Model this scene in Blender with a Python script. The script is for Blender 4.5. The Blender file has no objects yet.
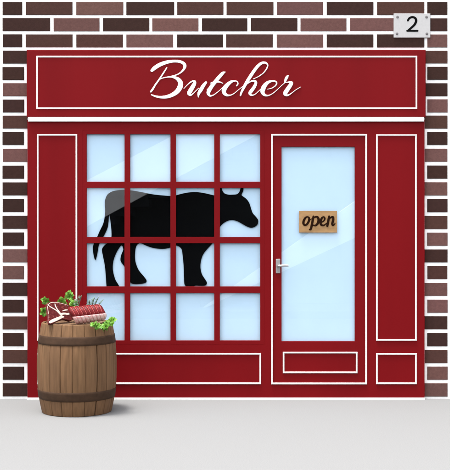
import bpy, bmesh, math, random
from mathutils import Vector, Matrix
R = math.radians
sc = bpy.context.scene
COL = sc.collection
rng = random.Random(7)

# ------------------------------------------------------------------ camera
S = 0.0088                 # metres per photograph pixel on the shop front
D = 8.9                    # camera distance from the shop front
GY = 399.5                 # photograph row of the ground line at the wall
HY = 230.0                 # photograph row of the horizon
EYE = (GY - HY) * S
cam_data = bpy.data.cameras.new('camera')
cam = bpy.data.objects.new('camera', cam_data)
COL.objects.link(cam)
cam.location = (0, -D, EYE)
cam.rotation_euler = (R(90), 0, 0)
cam_data.sensor_fit = 'HORIZONTAL'
cam_data.sensor_width = 36
cam_data.lens = 36 * D / (450 * S)
cam_data.shift_y = -5.0 / 450
cam_data.clip_end = 500
sc.camera = cam

# ------------------------------------------------------------------ light
SUN_EL, SUN_AZ = 77.0, (-0.86, -0.51)
world = bpy.data.worlds.new('World')
sc.world = world
world.use_nodes = True
nt = world.node_tree
nt.nodes.clear()
sky = nt.nodes.new('ShaderNodeTexSky')
sky.sky_type = 'NISHITA'
sky.sun_disc = False
sky.sun_elevation = R(SUN_EL)
sky.sun_rotation = math.atan2(SUN_AZ[0], SUN_AZ[1])
sky.air_density = 1.0
sky.dust_density = 4.0
hs = nt.nodes.new('ShaderNodeHueSaturation')
hs.inputs['Saturation'].default_value = 0.22     # high thin overcast
bg = nt.nodes.new('ShaderNodeBackground')
bg.inputs['Strength'].default_value = 0.15
wo = nt.nodes.new('ShaderNodeOutputWorld')
nt.links.new(sky.outputs[0], hs.inputs['Color'])
nt.links.new(hs.outputs[0], bg.inputs[0])
nt.links.new(bg.outputs[0], wo.inputs[0])
sun_d = bpy.data.lights.new('sun', 'SUN')
sun_d.energy = 1.35
sun_d.angle = R(10)
sun_d.color = (1.0, 0.965, 0.91)
sun = bpy.data.objects.new('sun', sun_d)
COL.objects.link(sun)
h = math.cos(R(SUN_EL))
sdir = Vector((SUN_AZ[0] * h, SUN_AZ[1] * h, math.sin(R(SUN_EL))))
sun.rotation_euler = sdir.to_track_quat('Z', 'Y').to_euler()
sun.location = sdir * 12
sc.view_settings.view_transform = 'Standard'
sc.view_settings.look = 'None'
sc.view_settings.exposure = 2.12
sc.view_settings.gamma = 1.0
sc.view_settings.use_curve_mapping = False


# ------------------------------------------------------------------ helpers
def X(px):
    return (px - 225.0) * S


def Z(py):
    return (GY - py) * S


def at(px, py, y):
    """world point at depth y that stands at photograph pixel px, py"""
    f = S * (D + y) / D
    return Vector(((px - 225) * f, y, EYE + (HY - py) * f))


def lin(c):
    c /= 255.0
    return c / 12.92 if c <= 0.04045 else ((c + 0.055) / 1.055) ** 2.4


def C(r, g, b, k=2.0):
    return (lin(r) / k, lin(g) / k, lin(b) / k)


class MB:
    """collects geometry for ONE mesh object"""

    def __init__(self):
        self.v, self.f, self.c, self.mi = [], [], [], []
        self.cur = None
        self.m = 0

    def add(self, vs, fs, col=None):
        n = len(self.v)
        self.v += [tuple(p) for p in vs]
        for f in fs:
            self.f.append(tuple(i + n for i in f))
            self.c.append(col)
            self.mi.append(self.m)

    def box(self, x0, x1, y0, y1, z0, z1, col=None, ch=0.0):
        if ch <= 0:
            vs = [(x0, y0, z0), (x1, y0, z0), (x1, y1, z0), (x0, y1, z0),
                  (x0, y0, z1), (x1, y0, z1), (x1, y1, z1), (x0, y1, z1)]
            fs = [(0, 3, 2, 1), (4, 5, 6, 7), (0, 1, 5, 4), (1, 2, 6, 5), (2, 3, 7, 6), (3, 0, 4, 7)]
            self.add(vs, fs, col)
            return
        # front (low y) edges chamfered
        vs = [(x0 + ch, y0, z0 + ch), (x1 - ch, y0, z0 + ch), (x1 - ch, y0, z1 - ch), (x0 + ch, y0, z1 - ch),
              (x0, y0 + ch, z0), (x1, y0 + ch, z0), (x1, y0 + ch, z1), (x0, y0 + ch, z1),
              (x0, y1, z0), (x1, y1, z0), (x1, y1, z1), (x0, y1, z1)]
        fs = [(0, 1, 2, 3), (0, 4, 5, 1), (1, 5, 6, 2), (2, 6, 7, 3), (3, 7, 4, 0),
              (4, 8, 9, 5), (5, 9, 10, 6), (6, 10, 11, 7), (7, 11, 8, 4), (11, 10, 9, 8)]
        self.add(vs, fs, col)

    def grid(self, xs, zs, solid, y0, y1, ch=0.0):
        """a board from y0 (front) to y1 with rectangular holes; solid(i, j) says which cells are timber"""
        nx, nz = len(xs) - 1, len(zs) - 1
        idx = {}

        def V(i, j, k):
            if (i, j, k) not in idx:
                idx[(i, j, k)] = len(self.v)
                self.v.append((xs[i], (y0, y1)[k], zs[j]))
            return idx[(i, j, k)]

        def F(*a):
            self.f.append(a)
            self.c.append(None)
            self.mi.append(self.m)

        def sol(i, j):
            return 0 <= i < nx and 0 <= j < nz and solid(i, j)
        for i in range(nx):
            for j in range(nz):
                if not sol(i, j):
                    continue
                F(V(i, j, 0), V(i + 1, j, 0), V(i + 1, j + 1, 0), V(i, j + 1, 0))
                F(V(i, j, 1), V(i, j + 1, 1), V(i + 1, j + 1, 1), V(i + 1, j, 1))
                if not sol(i - 1, j):
                    F(V(i, j, 0), V(i, j + 1, 0), V(i, j + 1, 1), V(i, j, 1))
                if not sol(i + 1, j):
                    F(V(i + 1, j, 0), V(i + 1, j, 1), V(i + 1, j + 1, 1), V(i + 1, j + 1, 0))
                if not sol(i, j - 1):
                    F(V(i, j, 0), V(i, j, 1), V(i + 1, j, 1), V(i + 1, j, 0))
                if not sol(i, j + 1):
                    F(V(i, j + 1, 0), V(i + 1, j + 1, 0), V(i + 1, j + 1, 1), V(i, j + 1, 1))

    def ring(self, x0, x1, z0, z1, w, y0, y1):
        """mitred moulding round a rectangle, with a rounded crest"""
        prof = [(0, y1), (0.0, y0 + (y1 - y0) * .45), (w * .28, y0), (w * .72, y0), (w, y0 + (y1 - y0) * .45), (w, y1)]
        cor = [(x0, z0, 1, 1), (x1, z0, -1, 1), (x1, z1, -1, -1), (x0, z1, 1, -1)]
        n = len(prof)
        vs = [(cx + sx * d, yy, cz + sz * d) for cx, cz, sx, sz in cor for d, yy in prof]
        fs = []
        for k in range(4):
            a, b = k * n, ((k + 1) % 4) * n
            for q in range(n - 1):
                fs.append((a + q, b + q, b + q + 1, a + q + 1))
        self.add(vs, fs)

    def tube(self, pts, rad, n=8, caps=True, col=None):
        pts = [Vector(p) for p in pts]
        rads = rad if isinstance(rad, (list, tuple)) else [rad] * len(pts)
        rings = []
        up = Vector((0.123, 0.31, 0.94)).normalized()
        for i, p in enumerate(pts):
            t = (pts[min(i + 1, len(pts) - 1)] - pts[max(i - 1, 0)]).normalized()
            a = t.cross(up)
            if a.length < 1e-4:
                a = t.cross(Vector((1, 0, 0)))
            a.normalize()
            b = t.cross(a).normalized()
            rings.append([p + (a * math.cos(q * 2 * math.pi / n) + b * math.sin(q * 2 * math.pi / n)) * rads[i] for q in range(n)])
        vs = [v for r_ in rings for v in r_]
        fs = []
        for i in range(len(pts) - 1):
            for q in range(n):
                fs.append((i * n + q, i * n + (q + 1) % n, (i + 1) * n + (q + 1) % n, (i + 1) * n + q))
        if caps:
            fs.append(tuple(range(n - 1, -1, -1)))
            fs.append(tuple((len(pts) - 1) * n + q for q in range(n)))
        self.add(vs, fs, col)

    def prism(self, outline, y0, y1, ch=0.0):
        """outline of (x, z) counter-clockwise seen from the front, from y0 (front) to y1"""
        n = len(outline)
        vs = [(x, y0, z) for x, z in outline] + [(x, y1, z) for x, z in outline]
        fs = [tuple(range(n)), tuple(range(2 * n - 1, n - 1, -1))]
        for i in range(n):
            j = (i + 1) % n
            fs.append((i, n + i, n + j, j))
        self.add(vs, fs)

    def stroke(self, pts, yb, t0, t1, steps=7):
        """a pen stroke: pts of (x, z, width); its face stands t0..t1 in front of the plane yb"""
        P = smooth(pts, steps)
        n = len(P)
        vs, fs = [], []
        for i, (x, z, w) in enumerate(P):
            a, b = P[max(i - 1, 0)], P[min(i + 1, n - 1)]
            dx, dz = b[0] - a[0], b[1] - a[1]
            L = math.hypot(dx, dz) or 1
            nx, nz = -dz / L, dx / L
            ex = 0.0
            t = t0 + (t1 - t0) * i / (n - 1)
            hw = w / 2
            vs += [(x + nx * hw, yb, z + nz * hw), (x + nx * hw, yb - t * .7, z + nz * hw),
                   (x + nx * hw * .86, yb - t, z + nz * hw * .86), (x - nx * hw * .86, yb - t, z - nz * hw * .86),
                   (x - nx * hw, yb - t * .7, z - nz * hw), (x - nx * hw, yb, z - nz * hw)]
        # round end caps
        for i in range(n - 1):
            for q in range(5):
                fs.append((i * 6 + q, i * 6 + q + 1, (i + 1) * 6 + q + 1, (i + 1) * 6 + q))
        fs.append((0, 5, 4, 3, 2, 1))
        e = (n - 1) * 6
        fs.append((e, e + 1, e + 2, e + 3, e + 4, e + 5))
        self.add(vs, fs)
        for i, s in ((0, 1), (n - 1, -1)):
            x, z, w = P[i]
            t = (t0 if i == 0 else t1) - 0.00012
            if w < 1e-4:
                continue
            hw = w / 2 * .97
            k = 12
            ring = [(x + hw * math.cos(2 * math.pi * q / k), z + hw * math.sin(2 * math.pi * q / k)) for q in range(k)]
            self.prism(ring, yb - t, yb)


def smooth(pts, steps, closed=False):
    """Catmull-Rom through tuples of any length"""
    n = len(pts)
    out = []
    rngi = range(n if closed else n - 1)
    for i in rngi:
        if closed:
            p0, p1, p2, p3 = pts[(i - 1) % n], pts[i], pts[(i + 1) % n], pts[(i + 2) % n]
        else:
            p0, p1, p2, p3 = pts[max(i - 1, 0)], pts[i], pts[i + 1], pts[min(i + 2, n - 1)]
        for s in range(steps):
            t = s / steps
            out.append(tuple(0.5 * (2 * b + (c - a) * t + (2 * a - 5 * b + 4 * c - d) * t * t + (3 * b - a - 3 * c + d) * t ** 3)
                             for a, b, c, d in zip(p0, p1, p2, p3)))
    if not closed:
        out.append(tuple(pts[-1]))
    return out


def thing(name, label, cat, loc=(0, 0, 0), group=None, rot=None):
    o = bpy.data.objects.new(name, None)
    COL.objects.link(o)
    o.empty_display_size = 0.1
    o.location = loc
    if rot:
        o.rotation_euler = rot
    o['label'] = label
    o['category'] = cat
    if group:
        o['group'] = group
    return o


def root_loc(p):
    while p.parent:
        p = p.parent
    return p.location.copy()


def obj(name, mb, mats, parent=None, flat=True, local=False, kind=None, label=None, recalc=True):
    me = bpy.data.meshes.new(name)
    off = Vector((0, 0, 0)) if (parent is None or local) else root_loc(parent)
    me.from_pydata([tuple(Vector(v) - off) for v in mb.v], [], mb.f)
    if any(c is not None for c in mb.c):
        at_ = me.color_attributes.new('tint', 'FLOAT_COLOR', 'CORNER')
        li = 0
        for p, c in zip(me.polygons, mb.c):
            c = c or (1, 1, 1)
            for _ in p.vertices:
                at_.data[li].color = (c[0], c[1], c[2], 1)
                li += 1
    if not isinstance(mats, (list, tuple)):
        mats = [mats]
    for m in mats:
        me.materials.append(m)
    for p, i in zip(me.polygons, mb.mi):
        p.material_index = i
        p.use_smooth = not flat
    me.update()
    if recalc:
        bm = bmesh.new()
        bm.from_mesh(me)
        bmesh.ops.recalc_face_normals(bm, faces=bm.faces)
        bm.to_mesh(me)
        bm.free()
    o = bpy.data.objects.new(name, me)
    COL.objects.link(o)
    if parent:
        o.parent = parent
    if kind:
        o['kind'] = kind
    if label:
        o['label'] = label
    return o


def bevel(o, w=0.002, seg=2, ang=40):
    m = o.modifiers.new('edge', 'BEVEL')
    m.width = w
    m.segments = seg
    m.limit_method = 'ANGLE'
    m.angle_limit = R(ang)
    return o


# ------------------------------------------------------------------ materials
def mat(name, col, rough=0.6, spec=0.3, var=0.08, scale=6.0, bump=0.1, bscale=120.0, stretch=(1, 1, 1),
        tint=False, metal=0.0, detail=5.0, col2=None, mixlo=0.35, mixhi=0.65, bdist=0.002):
    m = bpy.data.materials.new(name)
    m.use_nodes = True
    t = m.node_tree
    b = t.nodes['Principled BSDF']
    b.inputs['Roughness'].default_value = rough
    b.inputs['Specular IOR Level'].default_value = spec
    b.inputs['Metallic'].default_value = metal
    tc = t.nodes.new('ShaderNodeTexCoord')
    mp = t.nodes.new('ShaderNodeMapping')
    mp.inputs['Scale'].default_value = stretch
    t.links.new(tc.outputs['Object'], mp.inputs['Vector'])
    n = t.nodes.new('ShaderNodeTexNoise')
    n.inputs['Scale'].default_value = scale
    n.inputs['Detail'].default_value = detail
    t.links.new(mp.outputs[0], n.inputs['Vector'])
    rp = t.nodes.new('ShaderNodeMapRange')
    rp.inputs['From Min'].default_value = mixlo
    rp.inputs['From Max'].default_value = mixhi
    t.links.new(n.outputs['Fac'], rp.inputs['Value'])
    mx = t.nodes.new('ShaderNodeMix')
    mx.data_type = 'RGBA'
    c2 = col2 or tuple(c * (1 + var) for c in col)
    c1 = col if col2 else tuple(c * (1 - var) for c in col)
    mx.inputs['A'].default_value = (*c1, 1)
    mx.inputs['B'].default_value = (*c2, 1)
    t.links.new(rp.outputs[0], mx.inputs['Factor'])
    out = mx.outputs['Result']
    if tint:
        a = t.nodes.new('ShaderNodeVertexColor')
        a.layer_name = 'tint'
        mu = t.nodes.new('ShaderNodeMix')
        mu.data_type = 'RGBA'
        mu.blend_type = 'MULTIPLY'
        mu.inputs['Factor'].default_value = 1
        t.links.new(out, mu.inputs['A'])
        t.links.new(a.outputs['Color'], mu.inputs['B'])
        out = mu.outputs['Result']
    t.links.new(out, b.inputs['Base Color'])
    if bump > 0:
        n2 = t.nodes.new('ShaderNodeTexNoise')
        n2.inputs['Scale'].default_value = bscale
        n2.inputs['Detail'].default_value = 4
        t.links.new(mp.outputs[0], n2.inputs['Vector'])
        bp = t.nodes.new('ShaderNodeBump')
        bp.inputs['Strength'].default_value = bump
        bp.inputs['Distance'].default_value = bdist
        t.links.new(n2.outputs['Fac'], bp.inputs['Height'])
        t.links.new(bp.outputs[0], b.inputs['Normal'])
    return m


M = {}
M['red'] = mat('red_paint', C(141, 17, 24), 0.5, 0.07, 0.06, 2.2, 0.10, 60, (1, 1, 0.12))
M['red_door'] = mat('red_door_paint', C(141, 17, 24), 0.46, 0.08, 0.05, 2.2, 0.08, 60, (1, 1, 0.12))
M['white'] = mat('white_paint', (0.72, 0.69, 0.67), 0.45, 0.3, 0.03, 8, 0.06, 90)
M['letter'] = mat('letter_enamel', (0.80, 0.785, 0.775), 0.35, 0.35, 0.02, 8, 0.03, 60)
M['mortar'] = mat('white_mortar', (0.78, 0.77, 0.755), 0.9, 0.1, 0.05, 30, 0.5, 240)
M['brick'] = mat('brick_clay', (1, 1, 1), 0.85, 0.10, 0.08, 45, 0.5, 190, tint=True)
M['backing'] = mat('pale_blue_board', (0.57, 0.735, 0.87), 0.8, 0.1, 0.015, 3, 0.0)
M['cow'] = mat('black_board', (0.0015, 0.0015, 0.0015), 0.8, 0.02, 0.1, 8, 0.0)
M['sign'] = mat('kraft_board', C(196, 154, 106), 0.75, 0.15, 0.14, 35, 0.25, 160, (0.35, 1, 1))
M['brown_ink'] = mat('dark_brown_letter', C(50, 24, 8, 2.6), 0.7, 0.05, 0.1, 30, 0.0)
M['plate'] = mat('grey_white_plate', C(228, 226, 225), 0.5, 0.3, 0.03, 40, 0.15, 300)
M['black'] = mat('black_letter', (0.002, 0.002, 0.002), 0.6, 0.04, 0.05, 30, 0.0)
M['steel'] = mat('brushed_steel', (0.34, 0.33, 0.33), 0.38, 0.5, 0.08, 60, 0.1, 200, (1, 1, 6), metal=0.55)
M['screw'] = mat('screw_steel', (0.14, 0.13, 0.13), 0.45, 0.5, 0.1, 80, 0.0, metal=0.5)
M['oak'] = mat('barrel_oak', C(150, 113, 82, 2.45), 0.7, 0.12, 0.17, 9, 0.35, 45, (5, 5, 0.35), tint=True)
M['oak_end'] = mat('barrel_lid_oak', C(152, 118, 88, 2.7), 0.65, 0.2, 0.15, 8, 0.3, 50, (0.4, 5, 5))
M['hoop'] = mat('rusty_brown_hoop', C(91, 67, 50, 2.6), 0.7, 0.12, 0.16, 22, 0.25, 90)
M['pave'] = mat('concrete_pavement', (0.146, 0.1475, 0.148), 0.9, 0.10, 0.06, 130, 0.35, 230, detail=9)
M['kerb'] = mat('kerb_stone', (0.2, 0.2, 0.2), 0.9, 0.1, 0.1, 12, 0.3, 120)
M['asphalt'] = mat('asphalt', (0.03, 0.03, 0.032), 0.9, 0.15, 0.2, 60, 0.4, 200)
M['slate_render'] = mat('dark_render', (0.018, 0.021, 0.026), 0.9, 0.05, 0.1, 3, 0.2, 80)  # added house opposite, dark so the mirrored bands stand out
M['glare_wall'] = mat('white_render', (0.82, 0.82, 0.81), 0.8, 0.1, 0.03, 5, 0.1, 80)  # walls added opposite to reflect as pale bands in the panes
M['earth'] = mat('grey_ground', (0.1, 0.1, 0.095), 0.95, 0.1, 0.2, 1.2, 0.2, 20)
M['meat'] = mat('marbled_beef', C(98, 22, 24, 2.2), 0.5, 0.2, 0, 55, 0.3, 60, (1, 1, 1), col2=C(168, 84, 78, 2.2), mixlo=0.52, mixhi=0.74, detail=8)
M['roast'] = mat('red_beef', C(118, 14, 20, 2.3), 0.45, 0.16, 0, 30, 0.35, 60, (1, 1, 1), col2=C(160, 36, 42, 2.2), mixlo=0.45, mixhi=0.75)
M['fat'] = mat('pink_fat', C(246, 178, 176, 1.6), 0.5, 0.2, 0, 60, 0.3, 70, col2=C(254, 222, 216, 1.6), mixlo=0.4, mixhi=0.62)
M['bone'] = mat('bone_white_fat', C(248, 226, 214, 2.0), 0.5, 0.3, 0.06, 40, 0.2, 90)
M['twine'] = mat('pale_twine', C(206, 104, 100, 2.2), 0.8, 0.1, 0.1, 60, 0.0)
M['leaf'] = mat('parsley_leaf', C(76, 134, 34, 1.8), 0.5, 0.3, 0, 45, 0.2, 90, col2=C(134, 190, 66, 1.8), mixlo=0.35, mixhi=0.65)
M['stem'] = mat('parsley_stem', C(120, 160, 70, 2.0), 0.5, 0.3, 0.1, 30, 0.0)
M['needle'] = mat('rosemary_needle', C(128, 158, 134, 1.8), 0.55, 0.3, 0.2, 60, 0.0)


def glass_mat():
    m = bpy.data.materials.new('window_glass')
    m.use_nodes = True
    t = m.node_tree
    t.nodes.clear()
    o = t.nodes.new('ShaderNodeOutputMaterial')
    tr = t.nodes.new('ShaderNodeBsdfTransparent')
    tr.inputs[0].default_value = (0.985, 0.995, 1.0, 1)
    gl = t.nodes.new('ShaderNodeBsdfGlossy')
    gl.inputs['Roughness'].default_value = 0.0
    lw = t.nodes.new('ShaderNodeLayerWeight')
    lw.inputs['Blend'].default_value = 0.5
    rp = t.nodes.new('ShaderNodeMapRange')
    rp.inputs['To Min'].default_value = 0.075
    rp.inputs['To Max'].default_value = 0.5
    pw = t.nodes.new('ShaderNodeMath')
    pw.operation = 'POWER'
    pw.inputs[1].default_value = 3
    mx = t.nodes.new('ShaderNodeMixShader')
    t.links.new(lw.outputs['Facing'], pw.inputs[0])
    t.links.new(pw.outputs[0], rp.inputs['Value'])
    t.links.new(rp.outputs[0], mx.inputs[0])
    t.links.new(tr.outputs[0], mx.inputs[1])
    t.links.new(gl.outputs[0], mx.inputs[2])
    t.links.new(mx.outputs[0], o.inputs[0])
    return m


M['glass'] = glass_mat()

# ------------------------------------------------------------------ ground
b = MB()
b.add([(-90, -90, -0.15), (90, -90, -0.15), (90, 90, -0.15), (-90, 90, -0.15)], [(0, 1, 2, 3)])
obj('ground', b, M['earth'], kind='structure')
b = MB()
b.box(-40, 40, -3.1, 0.4, -0.3, 0.0)
obj('pavement', b, M['pave'], kind='structure')
b = MB()
x = -40.0
b.box(-40, 40, -3.25, -3.103, -0.3, -0.002)
obj('kerb', b, M['kerb'], kind='structure')
b = MB()
b.box(-40, 40, -9.6, -3.253, -0.3, -0.13)
obj('road', b, M['asphalt'], kind='structure')
b = MB()
b.box(-40, 40, -16, -9.603, -0.3, 0.0)
obj('far_pavement', b, M['asphalt'], kind='structure')

# ------------------------------------------------------------------ brick wall
WX0, WX1 = X(-620), X(1070)
WTOP = Z(-230)
DARK, MID, LIGHT = C(69, 46, 41), C(90, 61, 54), C(124, 88, 83)


def row_top(n):            # photograph row of the top of brick course n (course 1 is the uppermost in view)
    return 1 + 16.31 * (n - 1) if n <= 9 else 131.5 + 16.83 * (n - 9)


PAL = {'d': DARK, 'm': MID, 'l': LIGHT}
TOPROWS = {1: 'dmldmmlldmd', 2: 'dldlddllddd', 3: 'ddmldmldddl'}
ROWA = [(1.8, 21.5, 'd'), (25, 72, 'm'), (75.6, 123, 'l'), (126, 174, 'd'), (177, 223.5, 'm'), (226.6, 273.5, 'm'),
        (277, 323.5, 'l'), (327, 374, 'd'), (377.6, 425, 'm'), (428, 448.3, 'd')]
ROWB = [(1.8, 49.5, 'd'), (53, 99, 'l'), (102.5, 149, 'd'), (152, 198.5, 'l'), (202, 247.5, 'd'), (251, 297.7, 'd'),
        (300.8, 347, 'l'), (350.5, 397, 'l'), (400.5, 425, 'd'), (428, 448.3, 'd')]
ROWC = [(1.8, 21.5, 'd'), (25, 72, 'm'), (75.6, 122.5, 'm'), (126, 173, 'l'), (177, 223, 'd'), (226, 273, 'm'),
        (277, 323.5, 'l'), (327, 374, 'd'), (377.6, 425, 'd'), (428, 448.3, 'l')]
LEFTC = dict(zip(range(4, 25), 'mdldmdldldddlldddmmdmdd'.ljust(21, 'd')))
LEFTC = {4: 'd', 5: 'd', 6: 'l', 7: 'd', 8: 'm', 9: 'd', 10: 'l', 11: 'd', 12: 'd', 13: 'd', 14: 'd', 15: 'd', 16: 'l', 17: 'l',
         18: 'd', 19: 'd', 20: 'm', 21: 'd', 22: 'm', 23: 'd', 24: 'd'}
RIGHTC = {4: 'm', 5: 'd', 6: 'd', 7: 'l', 8: 'm', 9: 'd', 10: 'l', 11: 'd', 12: 'l', 13: 'd', 14: 'm', 15: 'l', 16: 'd', 17: 'm',
          18: 'l', 19: 'l', 20: 'd', 21: 'd', 22: 'm', 23: 'l', 24: 'l'}
wall = thing('brick_wall', 'brown brick wall with wide white mortar joints around the red shop front', 'wall', (0, 0.2, 0))
b = MB()
b.grid([WX0, X(27.2), X(424.8), WX1], [-0.2, Z(50), WTOP], lambda i, j: not (i == 1 and j == 0), 0.034, 0.36)
obj('mortar', b, M['mortar'], wall)
b = MB()


def brick(x0, x1, n, key):
    z1 = Z(row_top(n))
    z0 = z1 - 13.0 * S if n < 10 else z1 - 13.2 * S
    c = PAL[key]
    j = 1 + rng.uniform(-0.10, 0.10)
    c = tuple(v * j * (1 + rng.uniform(-.03, .03)) for v in c)
    e = lambda: rng.uniform(-0.0012, 0.0012)
    b.box(X(x0) + e(), X(x1) + e(), 0.0285 + e(), 0.06, z0 + e(), z1 + e(), c, 0.0025)


for n, rw in ((1, ROWA), (2, ROWB), (3, ROWC)):
    for x0, x1, k in rw:
        brick(x0, x1, n, k)
for n in range(4, 25):
    if n % 2 == 0:
        brick(1.8, 26.6, n, LEFTC[n])
        brick(425.4, 448.3, n, RIGHTC[n])
    else:
        brick(1.8, 23.2, n, LEFTC[n])
        brick(428, 448.3, n, RIGHTC[n])
for n in range(-12, 25):       # courses beyond the photograph's frame
    off = 0 if n % 2 else 25
    xx = -1.4 - 47
    if n < 1:
        xs_ = [(-1.4 - 50.37 * q - 47 + off * 0, -1.4 - 50.37 * q) for q in range(13)]
        xs_ += [(1.8 + 50.37 * q - off, 1.8 + 50.37 * q + 47 - off) for q in range(20)]
        xs_ = [(-600 + 50.37 * q - off, -600 + 50.37 * q + 47 - off) for q in range(33)]
    else:
        first = 47 if n % 2 else 21.8
        xs_ = [(-1.4 - first, -1.4)]
        xx = -1.4 - first - 3.4
        while xx > -560:
            xs_.append((xx - 47, xx))
            xx -= 50.37
        xs_.append((451.6, 451.6 + first))
        xx = 451.6 + first + 3.4
        while xx < 1010:
            xs_.append((xx, xx + 47))
            xx += 50.37
    for x0, x1 in xs_:
        brick(x0, x1, n, rng.choice('ddmmdl'))
obj('bricks', b, M['brick'], wall)

# ------------------------------------------------------------------ shop front
shop = thing('shop_front', 'deep red panelled butcher shop front with sixteen pane display window and glazed door', 'shop front', (0, 0.05, 0))
cols = [86.6, 124.5, 130.1, 170.4, 175.9, 214.2, 219.9, 260.2]
rows = [134.0, 181.6, 187.8, 237.0, 243.2, 286.5, 293.0, 340.6]
# boarding
xs = [X(v) for v in (27.4, 82.6, 264.2, 272.4, 366.0, 424.6)]
zs = [Z(v) for v in (397.7, 383.2, 344.6, 135.2, 130.0, 119.6)]


def boards(i, j):
    if i == 1 and 2 <= j <= 3:
        return False
    if i == 3 and 1 <= j <= 2:
        return False
    return True


b = MB()
b.grid(xs, zs, boards, 0.0, 0.10)
obj('panelling', b, M['red'], shop)
# plinth line
b = MB()
b.box(X(27.2), X(424.8), -0.006, 0.10, -0.05, Z(397.75), ch=0.002)
obj('threshold', b, M['mortar'], shop)
# fascia
b = MB()
b.box(X(27.0), X(425.4), -0.016, 0.10, Z(117.2), Z(50.0), ch=0.004)
fas = obj('fascia_board', b, M['red'], shop)
b = MB()
b.ring(X(36.8), X(416.8), Z(109.2), Z(56.2), 1.5 * S, -0.020, -0.0155)
obj('fascia_moulding', b, M['white'], fas)
b = MB()
b.box(X(28.6), X(423.6), -0.0195, 0.09, Z(121.7), Z(117.3), ch=0.003)
obj('cornice_strip', b, M['white'], shop)
# panel mouldings
for (x0, x1, y0, y1) in ((37.1, 77.2, 134.2, 340.8), (37.1, 77.2, 353.3, 384.2), (376.2, 416.7, 134.4, 340.8),
                         (376.2, 416.7, 353.3, 384.2), (86.4, 261.0, 353.2, 384.2)):
    b = MB()
    b.ring(X(x0), X(x1), Z(y1), Z(y0), 1.5 * S, -0.008, 0.001)
    obj('panel_moulding', b, M['white'], shop)
# window
b = MB()
xs = [X(82.6)] + [X(v) for v in cols] + [X(264.2)]
zs = sorted([Z(344.6)] + [Z(v) for v in rows] + [Z(130.0)])
b.grid(xs, zs, lambda i, j: not (i % 2 == 1 and j % 2 == 1), 0.0008, 0.024)
win = bevel(obj('window', b, M['red'], shop), 0.0012, 2)
for i in range(4):
    for j in range(4):
        b = MB()
        b.box(X(cols[2 * i]) - .003, X(cols[2 * i + 1]) + .003, 0.009, 0.012, Z(rows[2 * j + 1]) - .003, Z(rows[2 * j]) + .003)
        obj('pane', b, M['glass'], win)
b = MB()
b.box(X(82.7), X(264.1), 0.0245, 0.04, Z(344.5), Z(130.1))
obj('backing_board', b, M['backing'], win)
# door
b = MB()
xs = [X(v) for v in (272.9, 281.6, 354.9, 365.5)]
zs = [Z(v) for v in (382.7, 341.3, 146.7, 135.7)]
b.grid(xs, zs, lambda i, j: not (i == 1 and j == 1), 0.004, 0.024)
door = bevel(obj('door', b, M['red_door'], shop), 0.0025, 2)
b = MB()
b.box(X(281.6) - .003, X(354.9) + .003, 0.009, 0.012, Z(341.3) - .003, Z(146.7) + .003)
obj('pane', b, M['glass'], door)
b = MB()
b.box(X(274), X(364), 0.0245, 0.04, Z(380), Z(137))
obj('blind', b, M['backing'], door)
b = MB()
b.ring(X(282.9), X(357.5), Z(373.3), Z(352.0), 1.5 * S, -0.004, 0.005)
obj('panel_moulding', b, M['white'], door)
b = MB()
b.ring(X(271.2), X(366.9), Z(384.4), Z(134.1), 1.6 * S, -0.008, 0.002)
obj('door_trim', b, M['white'], shop)
b = MB()
b.box(X(275.9), X(280.2), -0.004, 0.0045, Z(273.2), Z(259.0), ch=0.002)
b.tube([(X(278), 0.0, Z(265.6)), (X(278), -0.036, Z(265.6)), (X(278.6), -0.045, Z(265.6)), (X(280), -0.047, Z(265.6)),
        (X(284), -0.046, Z(265.4)), (X(288.2), -0.044, Z(265.5))], [.008, .008, .0095, .010, .0098, .0085], 12)
b.tube([(X(278), 0.0, Z(265.6)), (X(278), -0.008, Z(265.6))], [.015, .014], 16)
b.tube([(X(278), -0.003, Z(270.6)), (X(278), -0.0052, Z(270.6))], [.006, .006], 12)
obj('handle', b, M['steel'], door)


# ---- writing
def letters(parent, name, strokes, origin, scale, yb, t, material, wscale=1.0):
    b = MB()
    for q, st in enumerate(strokes):
        e = 0.00025 * q
        b.stroke([(X(origin(u, v)[0]), Z(origin(u, v)[1]), w * scale(u) * S * wscale) for u, v, w in st], yb, t + e, t + e + 0.0004)
    return obj(name, b, material, parent)


def seg(ox, oy, sc_, pts):
    return [(ox + u * sc_, oy + v * sc_, w * sc_) for u, v, w in pts]


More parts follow.
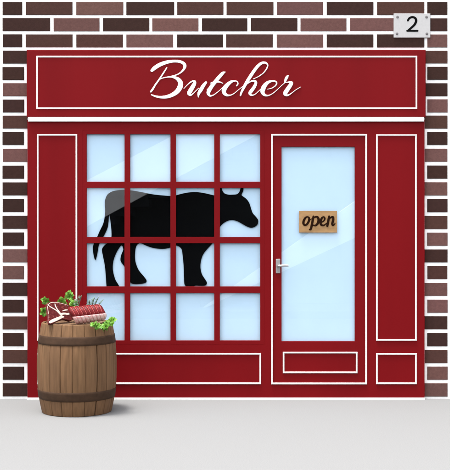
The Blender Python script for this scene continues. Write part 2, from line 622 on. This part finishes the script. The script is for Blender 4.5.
k1, k2, k3 = 50 / 450, 35 / 450, 45 / 450
BUTCHER = [
    seg(145, 55, k1, [(63, 142, 26), (90, 118, 34), (135, 90, 34), (195, 68, 30), (255, 58, 24), (310, 61, 24), (348, 78, 26), (360, 104, 26),
                      (346, 136, 18), (318, 163, 12), (282, 182, 9), (235, 194, 8)]),
    seg(145, 55, k1, [(133, 222, 7), (160, 210, 8), (205, 201, 10), (250, 201, 16), (292, 216, 30), (318, 247, 42), (318, 284, 46), (294, 326, 42),
                      (255, 356, 36), (205, 376, 30), (150, 382, 22), (100, 375, 16), (60, 360, 10)]),
    seg(145, 55, k1, [(197, 117, 10), (162, 172, 12), (127, 225, 13), (95, 270, 14), (72, 308, 16), (54, 332, 15)]),
    seg(180, 65, k2, [(50, 307, 6), (88, 266, 9), (128, 230, 14), (163, 212, 20), (188, 216, 32), (186, 245, 44), (162, 288, 52), (130, 342, 54),
                      (116, 368, 46), (136, 390, 24), (165, 374, 12), (205, 335, 9), (240, 300, 8)]),
    seg(180, 65, k2, [(334, 228, 30), (302, 268, 42), (268, 325, 46), (242, 370, 34), (236, 416, 10)]),
    seg(200, 65, k2, [(326, 93, 8), (294, 108, 36), (250, 155, 44), (200, 215, 46), (152, 275, 48), (116, 335, 50), (108, 368, 42), (128, 398, 24),
                      (168, 392, 13), (212, 362, 10), (252, 330, 8), (300, 282, 6)]),
    seg(200, 65, k2, [(132, 238, 8), (170, 224, 14), (220, 221, 16), (264, 225, 14), (294, 240, 8)]),
    seg(200, 65, k2, [(90, 318, 7), (110, 305, 12), (140, 285, 16)]),
    seg(220, 65, k2, [(213, 270, 14), (230, 246, 15), (220, 218, 13), (190, 208, 16), (142, 221, 34), (92, 262, 50), (57, 310, 58), (52, 355, 50),
                      (82, 388, 34), (125, 393, 16), (175, 373, 10), (230, 328, 8), (292, 278, 6)]),
    seg(230, 57, k3, [(232, 222, 6), (280, 200, 8), (330, 165, 9), (364, 122, 11), (376, 86, 13), (358, 62, 18), (322, 62, 24), (284, 88, 28),
                      (240, 142, 31), (200, 202, 32), (166, 256, 30), (137, 310, 26), (117, 350, 20), (104, 387, 14)]),
    seg(230, 57, k3, [(126, 312, 6), (168, 274, 8), (213, 245, 13), (248, 244, 22), (258, 264, 27), (240, 305, 31), (211, 345, 33), (198, 366, 29),
                      (213, 384, 16), (247, 377, 8), (290, 340, 6), (318, 312, 5)]),
    seg(255, 65, k2, [(160, 314, 6), (215, 301, 10), (260, 270, 13), (277, 240, 17), (264, 216, 17), (226, 209, 18), (170, 226, 36), (126, 266, 52),
                      (102, 315, 58), (97, 354, 50), (122, 388, 32), (166, 396, 16), (220, 373, 10), (280, 325, 8), (330, 277, 7), (388, 226, 7)]),
    seg(270, 65, k2, [(186, 236, 8), (194, 214, 22), (205, 180, 34), (222, 152, 30), (232, 141, 14)]),
    seg(270, 65, k2, [(192, 232, 8), (228, 225, 14), (272, 230, 34), (268, 252, 46), (231, 307, 52), (198, 358, 54), (198, 382, 42), (226, 393, 20),
                      (270, 369, 11), (330, 323, 8), (392, 286, 7)]),
]
letters(shop, 'lettering', BUTCHER, lambda u, v: (u, v), lambda u: 1.0, -0.0155, 0.003, M['letter'])

# ------------------------------------------------------------------ cow cut-out behind the panes
COW = [(104.5, 202), (106.5, 195.5), (109.5, 192.6), (113.7, 190.8), (121, 189.8), (129.5, 190), (142.4, 192.2), (154, 194.4), (171, 195.9), (175.7, 195.2),
       (184.4, 193), (194.4, 191.8), (204.4, 193), (213, 195), (217, 195.6), (218.8, 194), (219, 191), (219, 188), (219.8, 184.8), (221.4, 185.6), (222, 189.4), (224.2, 193),
       (228.5, 194.5), (233, 194.5), (237, 194), (239.3, 191.8), (240.4, 188.5), (241, 185.2), (242.6, 184.6), (243.5, 188.2), (243.2, 191.2), (241.6, 194.8), (243.6, 196.6),
       (246.6, 199), (249.4, 203), (251.2, 208.6), (252.8, 213), (256.2, 216.9), (258.2, 220), (258, 223.5), (256.2, 226), (252, 227.8), (247, 226.6), (241.4, 223.4), (236.7, 221),
       (230.9, 220), (225, 222.2), (220.4, 226.4), (218, 232), (216, 238), (212.2, 243.8), (207.5, 248.8), (202.6, 255.6), (200.4, 265), (201.6, 273.6), (205, 279.3),
       (206.9, 282.8), (205.4, 285.6), (200, 285.9), (195.4, 285.7), (193, 286.9), (188, 286.9), (185, 285.6), (184, 281.8), (183.6, 267.8), (182.2, 252.6), (180.6, 248),
       (176.6, 245.6), (173.5, 246.6), (168, 248.2), (162, 249), (152.6, 247.9), (145.6, 245.5), (141, 243.4), (138.3, 243.8), (136, 246.5), (135, 252), (135.1, 261), (138.4, 270), (144.2, 277.2), (146.4, 280.7),
       (144.8, 283.2), (136.2, 284.3), (131, 283.2), (128.3, 279), (126, 270), (123.4, 265.6), (120.3, 260.8), (121, 255), (123, 249.5), (121.4, 245.4), (118.8, 248.3), (116.2, 252.8), (113.2, 260.8), (112.6, 270),
       (115, 279.5), (118.4, 285.2), (118.5, 287.5), (112, 288.3), (107, 287.8), (106.1, 284.5), (105.6, 277), (104.5, 265.4), (102.4, 254.5), (101.7, 249.2), (104.6, 245), (108.8, 241.8), (111.2, 236.8), (110.8, 226.8), (109, 214.8),
       (107.6, 226.8), (103.3, 236.5), (98.8, 244.5), (97.3, 252.6), (95, 260.3), (92.8, 252), (93, 245.4), (96.6, 237.5), (99.4, 231), (103.2, 222.8), (104.9, 212)]
cow = thing('cow_cutout', 'flat black cow silhouette standing behind the shop window panes', 'cow cutout', (X(170), 0.03, Z(287)))
b = MB()
pts = [(X(u), Z(v)) for u, v in smooth(COW, 3, True)]
pts.reverse()
b.prism(pts, 0.0165, 0.024)
oc = obj('silhouette', b, M['cow'], cow)
bm = bmesh.new()
bm.from_mesh(oc.data)
bmesh.ops.triangulate(bm, faces=[f for f in bm.faces if len(f.verts) > 4])
bm.to_mesh(oc.data)
bm.free()

# ------------------------------------------------------------------ open sign
osign = thing('open_sign', 'small tan board reading open hanging on the door glass', 'sign', (X(318), 0.015, Z(232.6)))
b = MB()
b.box(X(299.1), X(337.1), 0.0030, 0.0088, Z(232.6), Z(210.8), ch=0.0012)
obj('board', b, M['sign'], osign)
k4 = 40 / 450
OPEN = [
    seg(298, 210, k4, [(112, 76, 14), (88, 84, 22), (66, 118, 27), (62, 152, 27), (78, 170, 22), (102, 158, 24), (122, 124, 26), (126, 92, 22), (110, 75, 14)]),
    seg(298, 210, k4, [(122, 100, 10), (140, 106, 9), (158, 96, 9)]),
    seg(298, 210, k4, [(174, 72, 22), (164, 125, 27), (152, 185, 27), (142, 216, 24), (130, 218, 16)]),
    seg(298, 210, k4, [(166, 100, 10), (190, 80, 18), (218, 78, 24), (232, 108, 28), (222, 150, 27), (196, 174, 22), (166, 168, 13)]),
    seg(298, 210, k4, [(262, 140, 12), (290, 122, 15), (302, 96, 18), (290, 77, 16), (268, 92, 24), (254, 130, 28), (260, 164, 25), (290, 172, 19), (322, 148, 11)]),
    seg(298, 210, k4, [(350, 70, 20), (342, 115, 27), (330, 178, 26)]),
    seg(298, 210, k4, [(344, 112, 10), (368, 84, 18), (394, 80, 24), (396, 112, 27), (386, 154, 27), (396, 172, 20), (418, 150, 9)]),
]
letters(osign, 'lettering', OPEN, lambda u, v: (u, v), lambda u: 1.0, 0.0032, 0.0016, M['brown_ink'])

# ------------------------------------------------------------------ number plate
plate = thing('number_plate', 'grey white metal plate with black number 2 screwed to the bricks', 'number plate', (X(412.5), 0.02, Z(37)))
b = MB()
b.box(X(394.1), X(430.8), 0.0205, 0.0285, Z(37.0), Z(12.9), ch=0.0012)
obj('panel', b, M['plate'], plate)
for u, v in ((398, 16.4), (427, 16.4), (397.4, 33.1), (427.3, 33.2)):
    b = MB()
    n = 16
    b.tube([(X(u), 0.0206, Z(v)), (X(u), 0.0186, Z(v)), (X(u), 0.0175, Z(v))], [1.35 * S, 1.3 * S, 0.8 * S], n)
    obj('screw', b, M['screw'], plate)
k5 = 70 / 450
TWO = [seg(380, 0, k5, [(182, 128, 13), (192, 113, 14), (211, 106, 14), (229, 113, 15), (235, 131, 16), (225, 154, 15), (205, 174, 14), (186, 190, 13)]),
       [(407.6, 30.2, 1.9), (410, 30.2, 1.9), (414, 30.2, 1.9), (418, 30.2, 1.9)]]
letters(plate, 'numeral', TWO, lambda u, v: (u, v), lambda u: 1.0, 0.0207, 0.0014, M['black'])

# ------------------------------------------------------------------ barrel
BD = -0.565
bf = S * (D + BD) / D
BX = (77 - 225) * bf
BTOP = 0.735
barrel = thing('wooden_barrel', 'brown oak barrel with two dark hoops standing on the pavement as a meat stand', 'barrel', (BX, BD, 0))


def br(z):      # outer radius of the barrel at height z
    t = (z - 0.36) / 0.375
    e = 0.3245 - (0.0385 if t > 0 else 0.0460) * abs(t) ** 2.2
    return e


NST = 20
b = MB()
zs = [BTOP * i / 30 for i in range(31)]
prof = [(br(z), z) for z in zs]
prof[0] = (br(0) - 0.004, 0.0)
prof.insert(1, (br(0.004), 0.004))
prof = prof[:-1] + [(br(BTOP - .004), BTOP - .004), (br(BTOP) - 0.004, BTOP), (br(BTOP) - 0.022, BTOP), (br(BTOP) - 0.026, BTOP - 0.010)]
for s in range(NST):
    a0 = 2 * math.pi * (s + 0.12) / NST + rng.uniform(-.015, .015)
    a1 = 2 * math.pi * (s + 1.12) / NST
    j = 1 + rng.uniform(-0.11, 0.08)
    col = (j, j * (1 + rng.uniform(-.02, .02)), j * (1 + rng.uniform(-.035, .03)))
    g = 0.0052 / 0.32
    angs = [a0, a0 + g * .55, a0 + g * 1.4, a0 + (a1 - a0) * .33, a0 + (a1 - a0) * .66, a1 - g * 1.4, a1 - g * .55, a1]
    dep = [-.009, -.003, 0, .0012, .0012, 0, -.003, -.009]
    vs, fs = [], []
    na = len(angs)
    for r_, z in prof:
        for a, d in zip(angs, dep):
            rr = r_ + d
            vs.append((BX + rr * math.cos(a), BD + rr * math.sin(a), z))
    for p in range(len(prof) - 1):
        for q in range(na - 1):
            fs.append((p * na + q, p * na + q + 1, (p + 1) * na + q + 1, (p + 1) * na + q))
    b.add(vs, fs, col)
obj('staves', b, M['oak'], barrel, recalc=True)
for z0, z1 in ((0.570, 0.638), (0.123, 0.197)):
    b = MB()
    n = 96
    pr = []
    for q in range(5):
        z = z0 + (z1 - z0) * q / 4
        pr.append((br(z) + .0045, z))
    pr = [(br(z0) - .002, z0)] + [(br(z0) + .0035, z0)] + [(r_, z + (.001 if i == 0 else -.001 if i == 4 else 0)) for i, (r_, z) in enumerate(pr)] + [(br(z1) + .0035, z1), (br(z1) - .002, z1)]
    vs = [(BX + r_ * math.cos(2 * math.pi * k / n), BD + r_ * math.sin(2 * math.pi * k / n), z) for r_, z in pr for k in range(n)]
    fs = [(p * n + k, p * n + (k + 1) % n, (p + 1) * n + (k + 1) % n, (p + 1) * n + k) for p in range(len(pr) - 1) for k in range(n)]
    b.add(vs, fs)
    obj('hoop', b, M['hoop'], barrel, flat=False)
b = MB()
n = 64
vs = [(BX + (br(BTOP) - .0245) * math.cos(2 * math.pi * k / n), BD + (br(BTOP) - .0245) * math.sin(2 * math.pi * k / n), z) for z in (BTOP - .03, BTOP - 0.006) for k in range(n)]
fs = [(k, (k + 1) % n, n + (k + 1) % n, n + k) for k in range(n)] + [tuple(range(n, 2 * n)), tuple(range(n - 1, -1, -1))]
b.add(vs, fs)
obj('lid', b, M['oak_end'], barrel)
LIDZ = BTOP - 0.006

# ------------------------------------------------------------------ T-bone steak
SY = -0.72
sf = S * (D + SY) / D
lean = R(34)
P0 = Vector((at(50, 324.6, -0.81).x, -0.81, LIDZ + 0.001))
P1 = Vector((at(69, 323, -0.62).x, -0.62, LIDZ + 0.001))
ex = (P1 - P0).normalized()
back = Vector((0, 0, 1)).cross(ex)              # level, away from the camera
ez = Vector((0, 0, 1)) * math.cos(lean) + back * math.sin(lean)
ey = ez.cross(ex)
steak = thing('raw_steak', 'raw T bone steak with white fat edge leaning on the barrel top beside the roast', 'steak', P0,
              rot=Matrix((ex, ey, ez)).transposed().to_euler())


def sl(u, v):     # where the sight line of a photograph pixel meets the steak's face -> steak-local x, z
    o_ = Vector((0, -D, EYE))
    d_ = at(u, v, 0) - o_
    p_ = o_ + d_ * ((P0 - ey * 0.022 - o_).dot(ey) / d_.dot(ey)) - P0
    return (p_.dot(ex), p_.dot(ez))


out = [(49.2, 322.6), (48.2, 315), (47.2, 307), (47.4, 303.4), (50.2, 301.8), (55.5, 301.4), (61, 302.4), (67, 304.2), (73, 307.0), (76.5, 311), (75, 317.5), (70.5, 320.6),
       (66.5, 319.6), (63, 319.4), (60, 320.2), (55, 322.4), (51.6, 324.0)]
b = MB()
o2 = smooth([sl(u, v) for u, v in out], 4, True)
area = sum(o2[i][0] * o2[(i + 1) % len(o2)][1] - o2[(i + 1) % len(o2)][0] * o2[i][1] for i in range(len(o2)))
if area < 0:
    o2.reverse()
b.prism(o2, -0.022, 0.0)
st = bevel(obj('meat', b, M['meat'], steak, local=True, flat=True), 0.004, 3, 50)


b = MB()
for q, pts in enumerate((
        [(47.8, 305.0, .9), (50.4, 307.0, 1.4), (53.2, 308.6, 1.5), (56.6, 310.8, 1.7), (59.4, 313.4, 2.2), (61.6, 316.0, 2.4)],
        [(54.9, 304.2, 1.0), (55.6, 306.6, 1.3), (57.6, 310.0, 1.5), (60.6, 314.0, 1.8)],
        [(60.8, 314.4, 2.2), (64.0, 313.8, 2.4), (67.4, 314.2, 2.2), (70.0, 313.6, 1.4)],
        [(62.6, 311.0, .8), (65.6, 310.2, 1.4), (69.0, 310.2, 1.0)])):
    b.stroke([(*sl(u, v), w * sf) for u, v, w in pts], -0.021, .0030 + .0005 * q, .0034 + .0005 * q)
obj('bone', b, M['bone'], steak, local=True)
b = MB()
b.stroke([(*sl(u, v), w * sf) for u, v, w in ((49.9, 322.4, 2.4), (53.0, 320.8, 3.2), (56.4, 319.4, 3.3), (60.0, 317.8, 2.9), (63.4, 316.8, 1.8))], -0.0195, .0042, .0050)
b.stroke([(*sl(u, v), w * sf) for u, v, w in ((48.6, 314, .3), (48.0, 310, .5), (47.9, 306, .6), (50.4, 302.9, .7), (56, 302.5, .6), (62, 303.6, .5), (68, 305.4, .3))], -0.0195, .0030, .0036)
obj('fat_edge', b, M['bone'], steak, local=True)

# ------------------------------------------------------------------ rolled roast
RY = -0.715
ra, rb_ = at(71.2, 316.2, RY - 0.035), at(105.4, 312.4, RY + 0.035)
rm = (ra + rb_) / 2
roast = thing('tied_roast', 'red rolled beef roast with pink fat layer tied with string on the barrel top', 'roast', (rm.x, rm.y, LIDZ))
ax = (rb_ - ra)
RL = ax.length
ax.normalize()
side = Vector((0, 0, 1)).cross(ax).normalized()          # points away from the camera
if side.y < 0:
    side = -side
upv = ax.cross(side)
if upv.z < 0:
    upv = -upv
NB = 9


def rr(t):        # envelope radius along the roast
    e = 1.0
    if t < .10:
        e = math.sqrt(max(0, 1 - ((.10 - t) / .10) ** 2)) * .35 + .65
    if t > .84:
        e = math.sqrt(max(0, 1 - ((t - .84) / .165) ** 2))
    return 0.068 * e * (1.03 - .07 * t)


def rpoint(t, a, fatk):
    """a = 0 towards the camera, 90 deg up"""
    lobes = abs(math.sin(math.pi * (t * NB + 0.18 * math.sin(a))))
    g = 0.90 + 0.10 * min(1.0, lobes * 1.5)
    r_ = rr(t) * g * fatk
    skew = -0.024 * math.sin(a) * (1 - t * t * .6)       # bands lean
    c, s = math.cos(a), math.sin(a)
    vy = 1.12 if s > 0 else 0.98
    return ra + ax * (RL * t + skew) - side * (r_ * 1.0 * c) + upv * (r_ * vy * s)


def rskin(a0, a1, fatk, na=20, nt_=90, ends=True):
    b = MB()
    vs, fs = [], []
    for i in range(nt_ + 1):
        for q in range(na + 1):
            a = a0 + (a1 - a0) * q / na
            f = fatk
            if fatk > 1.01 and (q == 0 or q == na):
                f = 0.97
            vs.append(rpoint(i / nt_ * .995, a, f))
    for i in range(nt_):
        for q in range(na):
            fs.append((i * (na + 1) + q, i * (na + 1) + q + 1, (i + 1) * (na + 1) + q + 1, (i + 1) * (na + 1) + q))
    if ends:
        for i in (0, nt_):
            c = len(vs)
            vs.append(ra + ax * (RL * i / nt_))
            for q in range(na):
                fs.append((i * (na + 1) + q, i * (na + 1) + q + 1, c))
    b.add(vs, fs)
    return b


rmeat = obj('meat', rskin(0, 2 * math.pi, 1.0, 40), M['roast'], roast, flat=False)
obj('fat_layer', rskin(R(-150), R(2), 1.045, 24, ends=False), M['fat'], roast, flat=False)
for k in range(1, NB):
    b = MB()
    ps = []
    for q in range(21):
        a = R(3) + R(160) * q / 20
        t = (k - 0.18 * math.sin(a)) / NB
        p = rpoint(min(t, .97), a, 1.0)
        ctr = ra + ax * (RL * t)
        ps.append(p + (p - ctr).normalized() * .0015)
    b.tube(ps, 0.0034, 6)
    obj('twine', b, M['twine'], roast, flat=False)


# ------------------------------------------------------------------ herbs
def leaf_geo(b, base, direction, normal, size, r):
    """one flat parsley leaf: three toothed lobes, each with its own fold"""
    d = direction.normalized()
    n = (normal - d * normal.dot(d)).normalized()
    s = d.cross(n)
    for ang, ln in ((0, 1.0), (R(58), .82), (R(-58), .82)):
        ang += r.uniform(-.12, .12)
        dd = d * math.cos(ang) + s * math.sin(ang)
        ss = dd.cross(n)
        L = size * ln * r.uniform(.9, 1.1)
        # outline teeth
        prof = [(0.0, .03), (.18, .10), (.30, .34), (.42, .24), (.55, .44), (.66, .26), (.80, .34), (.86, .16), (1.0, .0)]
        mid = []
        left, right = [], []
        for t, w in prof:
            lift = math.sin(t * 2.2) * .18 * L - .25 * L * t * t
            c = base + dd * (L * t) + n * lift
            mid.append(c)
            e = r.uniform(.85, 1.15)
            left.append(c + ss * (w * L * e) + n * (.14 * L * w * r.uniform(-.5, 2)))
            right.append(c - ss * (w * L * e) + n * (.14 * L * w * r.uniform(-.5, 2)))
        m_ = len(prof)
        vs = mid + left + right
        fs = []
        for i in range(m_ - 1):
            fs.append((i, i + 1, m_ + i + 1, m_ + i))
            fs.append((i + 1, i, 2 * m_ + i, 2 * m_ + i + 1))
        b.add(vs, fs)


def solid(o, t=0.0007):
    m = o.modifiers.new('thick', 'SOLIDIFY')
    m.thickness = t
    return o


def parsley(label, root, tip_list, seed, size, group='parsley sprigs on the barrel'):
    """root on the lid; tip_list of points where a leaf cluster sits"""
    r = random.Random(seed)
    t = thing('parsley_sprig', label, 'parsley', root, group)
    bs, bl = MB(), MB()
    root = Vector(root)
    view = Vector((0, -1, .25))
    for p, k in tip_list:
        p = Vector(p)
        mid = (root + p) / 2 + Vector((r.uniform(-.01, .01), 0, .012))
        bs.tube([root, mid, p], [.0022, .0019, .0013], 6)
        axd = ((p - mid).normalized() + Vector((r.uniform(-.25, .25), -.25, .15))).normalized()
        sd = axd.cross(view).normalized()
        fan = [(0, .95, .30), (R(52), .85, .16), (R(-52), .85, .16), (R(104), .72, .05), (R(-104), .72, .05), (R(150), .5, .0), (R(0), .55, -.05)][:k + 1]
        for a, kl, ke in fan:
            a += r.uniform(-.16, .16)
            d = axd * math.cos(a) + sd * math.sin(a) + view * r.uniform(-.1, .35)
            e = p + d.normalized() * size * ke
            bs.tube([p, (p + e) / 2 + Vector((0, -.001, .001)), e + d * .002], .0010, 5)
            leaf_geo(bl, e, d, view + Vector((r.uniform(-.6, .6), 0, r.uniform(-.4, .6))), size * kl * r.uniform(.9, 1.1), r)
    obj('stem', bs, M['stem'], t, flat=False)
    solid(obj('leaves', bl, M['leaf'], t, recalc=False))
    return t


def on_lid(px, y):
    return (at(px, 300, y).x, y, LIDZ)


parsley('bright green parsley sprig upright behind the left end of the steak', on_lid(50, -.56),
        [(at(45.6, 302.0, -.58), 6), (at(45.0, 313.0, -.58), 4)], 3, .047)
parsley('tallest parsley sprig rising behind the gap between steak and roast', on_lid(66, -.44),
        [(at(69.4, 297.2, -.47), 6), (at(73.6, 305.6, -.50), 6), (at(62.0, 303.4, -.46), 4)], 8, .052)
parsley('parsley sprig lying on the barrel rim below the right end of the roast', on_lid(100, -.66),
        [(at(106.4, 324.0, -.745), 6), (at(111.0, 321.5, -.70), 6), (at(104.5, 327.0, -.79), 4)], 12, .05)
parsley('smaller parsley sprig hanging over the front barrel edge under the roast', on_lid(95, -.77),
        [(at(97.4, 326.2, -.835), 6), (at(94.2, 324.6, -.85), 4)], 21, .042)


def rosemary(label, root, tips, seed):
    r = random.Random(seed)
    t = thing('rosemary_sprig', label, 'rosemary', root, 'rosemary sprigs behind the roast')
    bs, bl = MB(), MB()
    root = Vector(root)
    for p in tips:
        p = Vector(p)
        ctrl = (root * .5 + p * .5) + Vector((0, 0, .02))
        P_ = [root * (1 - t_) ** 2 + ctrl * (2 * t_ * (1 - t_)) + p * t_ ** 2 for t_ in [q / 14 for q in range(15)]]
        bs.tube(P_, [.0022 - .0001 * q for q in range(15)], 6)
        for q in range(4, 15):
            tg = (P_[q] - P_[q - 1]).normalized()
            for w in range(8):
                a = r.uniform(0, 2 * math.pi)
                o_ = Vector((math.cos(a), math.sin(a) * .7, math.sin(a + 1.2)))
                d = (tg * .75 + o_ * .8).normalized()
                bl.tube([P_[q], P_[q] + d * .012, P_[q] + d * .024 + Vector((0, 0, .002))], [.0012, .0020, .0004], 5)
    obj('stem', bs, M['stem'], t, flat=False)
    obj('needles', bl, M['needle'], t, flat=False)


rosemary('grey green rosemary sprig rising behind the right half of the roast', on_lid(88, -.60),
         [at(101.5, 301.6, -.60), at(97.5, 299.0, -.60), at(93.5, 299.6, -.60), at(89, 302.2, -.60)], 4)
rosemary('small grey green rosemary sprig between tall parsley and roast', on_lid(74, -.58),
         [at(80.5, 297.5, -.61), at(77.0, 299.5, -.60)], 9)

# ------------------------------------------------------------------ house added across the street, pale walls shaped to mirror as glare bands
L_ = 10.5


def opp(px, py):
    f = S * (D + L_) / D
    return ((px - 225) * f, EYE + (HY - py) * f)


opph = thing('added_glare_house', 'unseen dark house added across the street, white sloping walls shaped to mirror as glare', 'house', (0, -L_ - 1.2, 0))
b = MB()
b.box(-9, 9, -L_ - 6, -L_ - 1.1, -0.1, 4.1)
obj('wall', b, M['slate_render'], opph)


def line(p, q, x_):
    return p[1] + (q[1] - p[1]) * (x_ - p[0]) / (q[0] - p[0])


for up_, lo_, xa, xb in ((((87, 180), (170, 137)), ((80, 230), (256, 135)), 30, 300), (((157, 340), (354, 202)), ((224, 340), (354, 249)), 200, 400)):
    pl = []
    for x_ in (xa, xb):
        pl.append(opp(x_, line(*lo_, x_)))
    for x_ in (xb, xa):
        pl.append(opp(x_, line(*up_, x_)))
    pl = [(x_, max(z_, -.05)) for x_, z_ in pl]
    b = MB()
    b.prism(pl[::-1], -L_ - .14, -L_)
    par = obj('glare_band_wall', b, M['glare_wall'], opph)  # added wall, sloped to mirror as a diagonal glare band
    (xl, zl), (xr, zr) = pl[0], pl[1]
    b = MB()
    n = 16
    for k in range(n):
        xa_ = xl + (xr - xl) * k / n
        zt = zl + (zr - zl) * k / n + .12
        b.box(xa_, xa_ + (xr - xl) / n - .002, -L_ - 1.1, -L_ - .142, zt - .2, zt)
    obj('steps', b, M['slate_render'], par)  # unseen filler steps behind the added wall
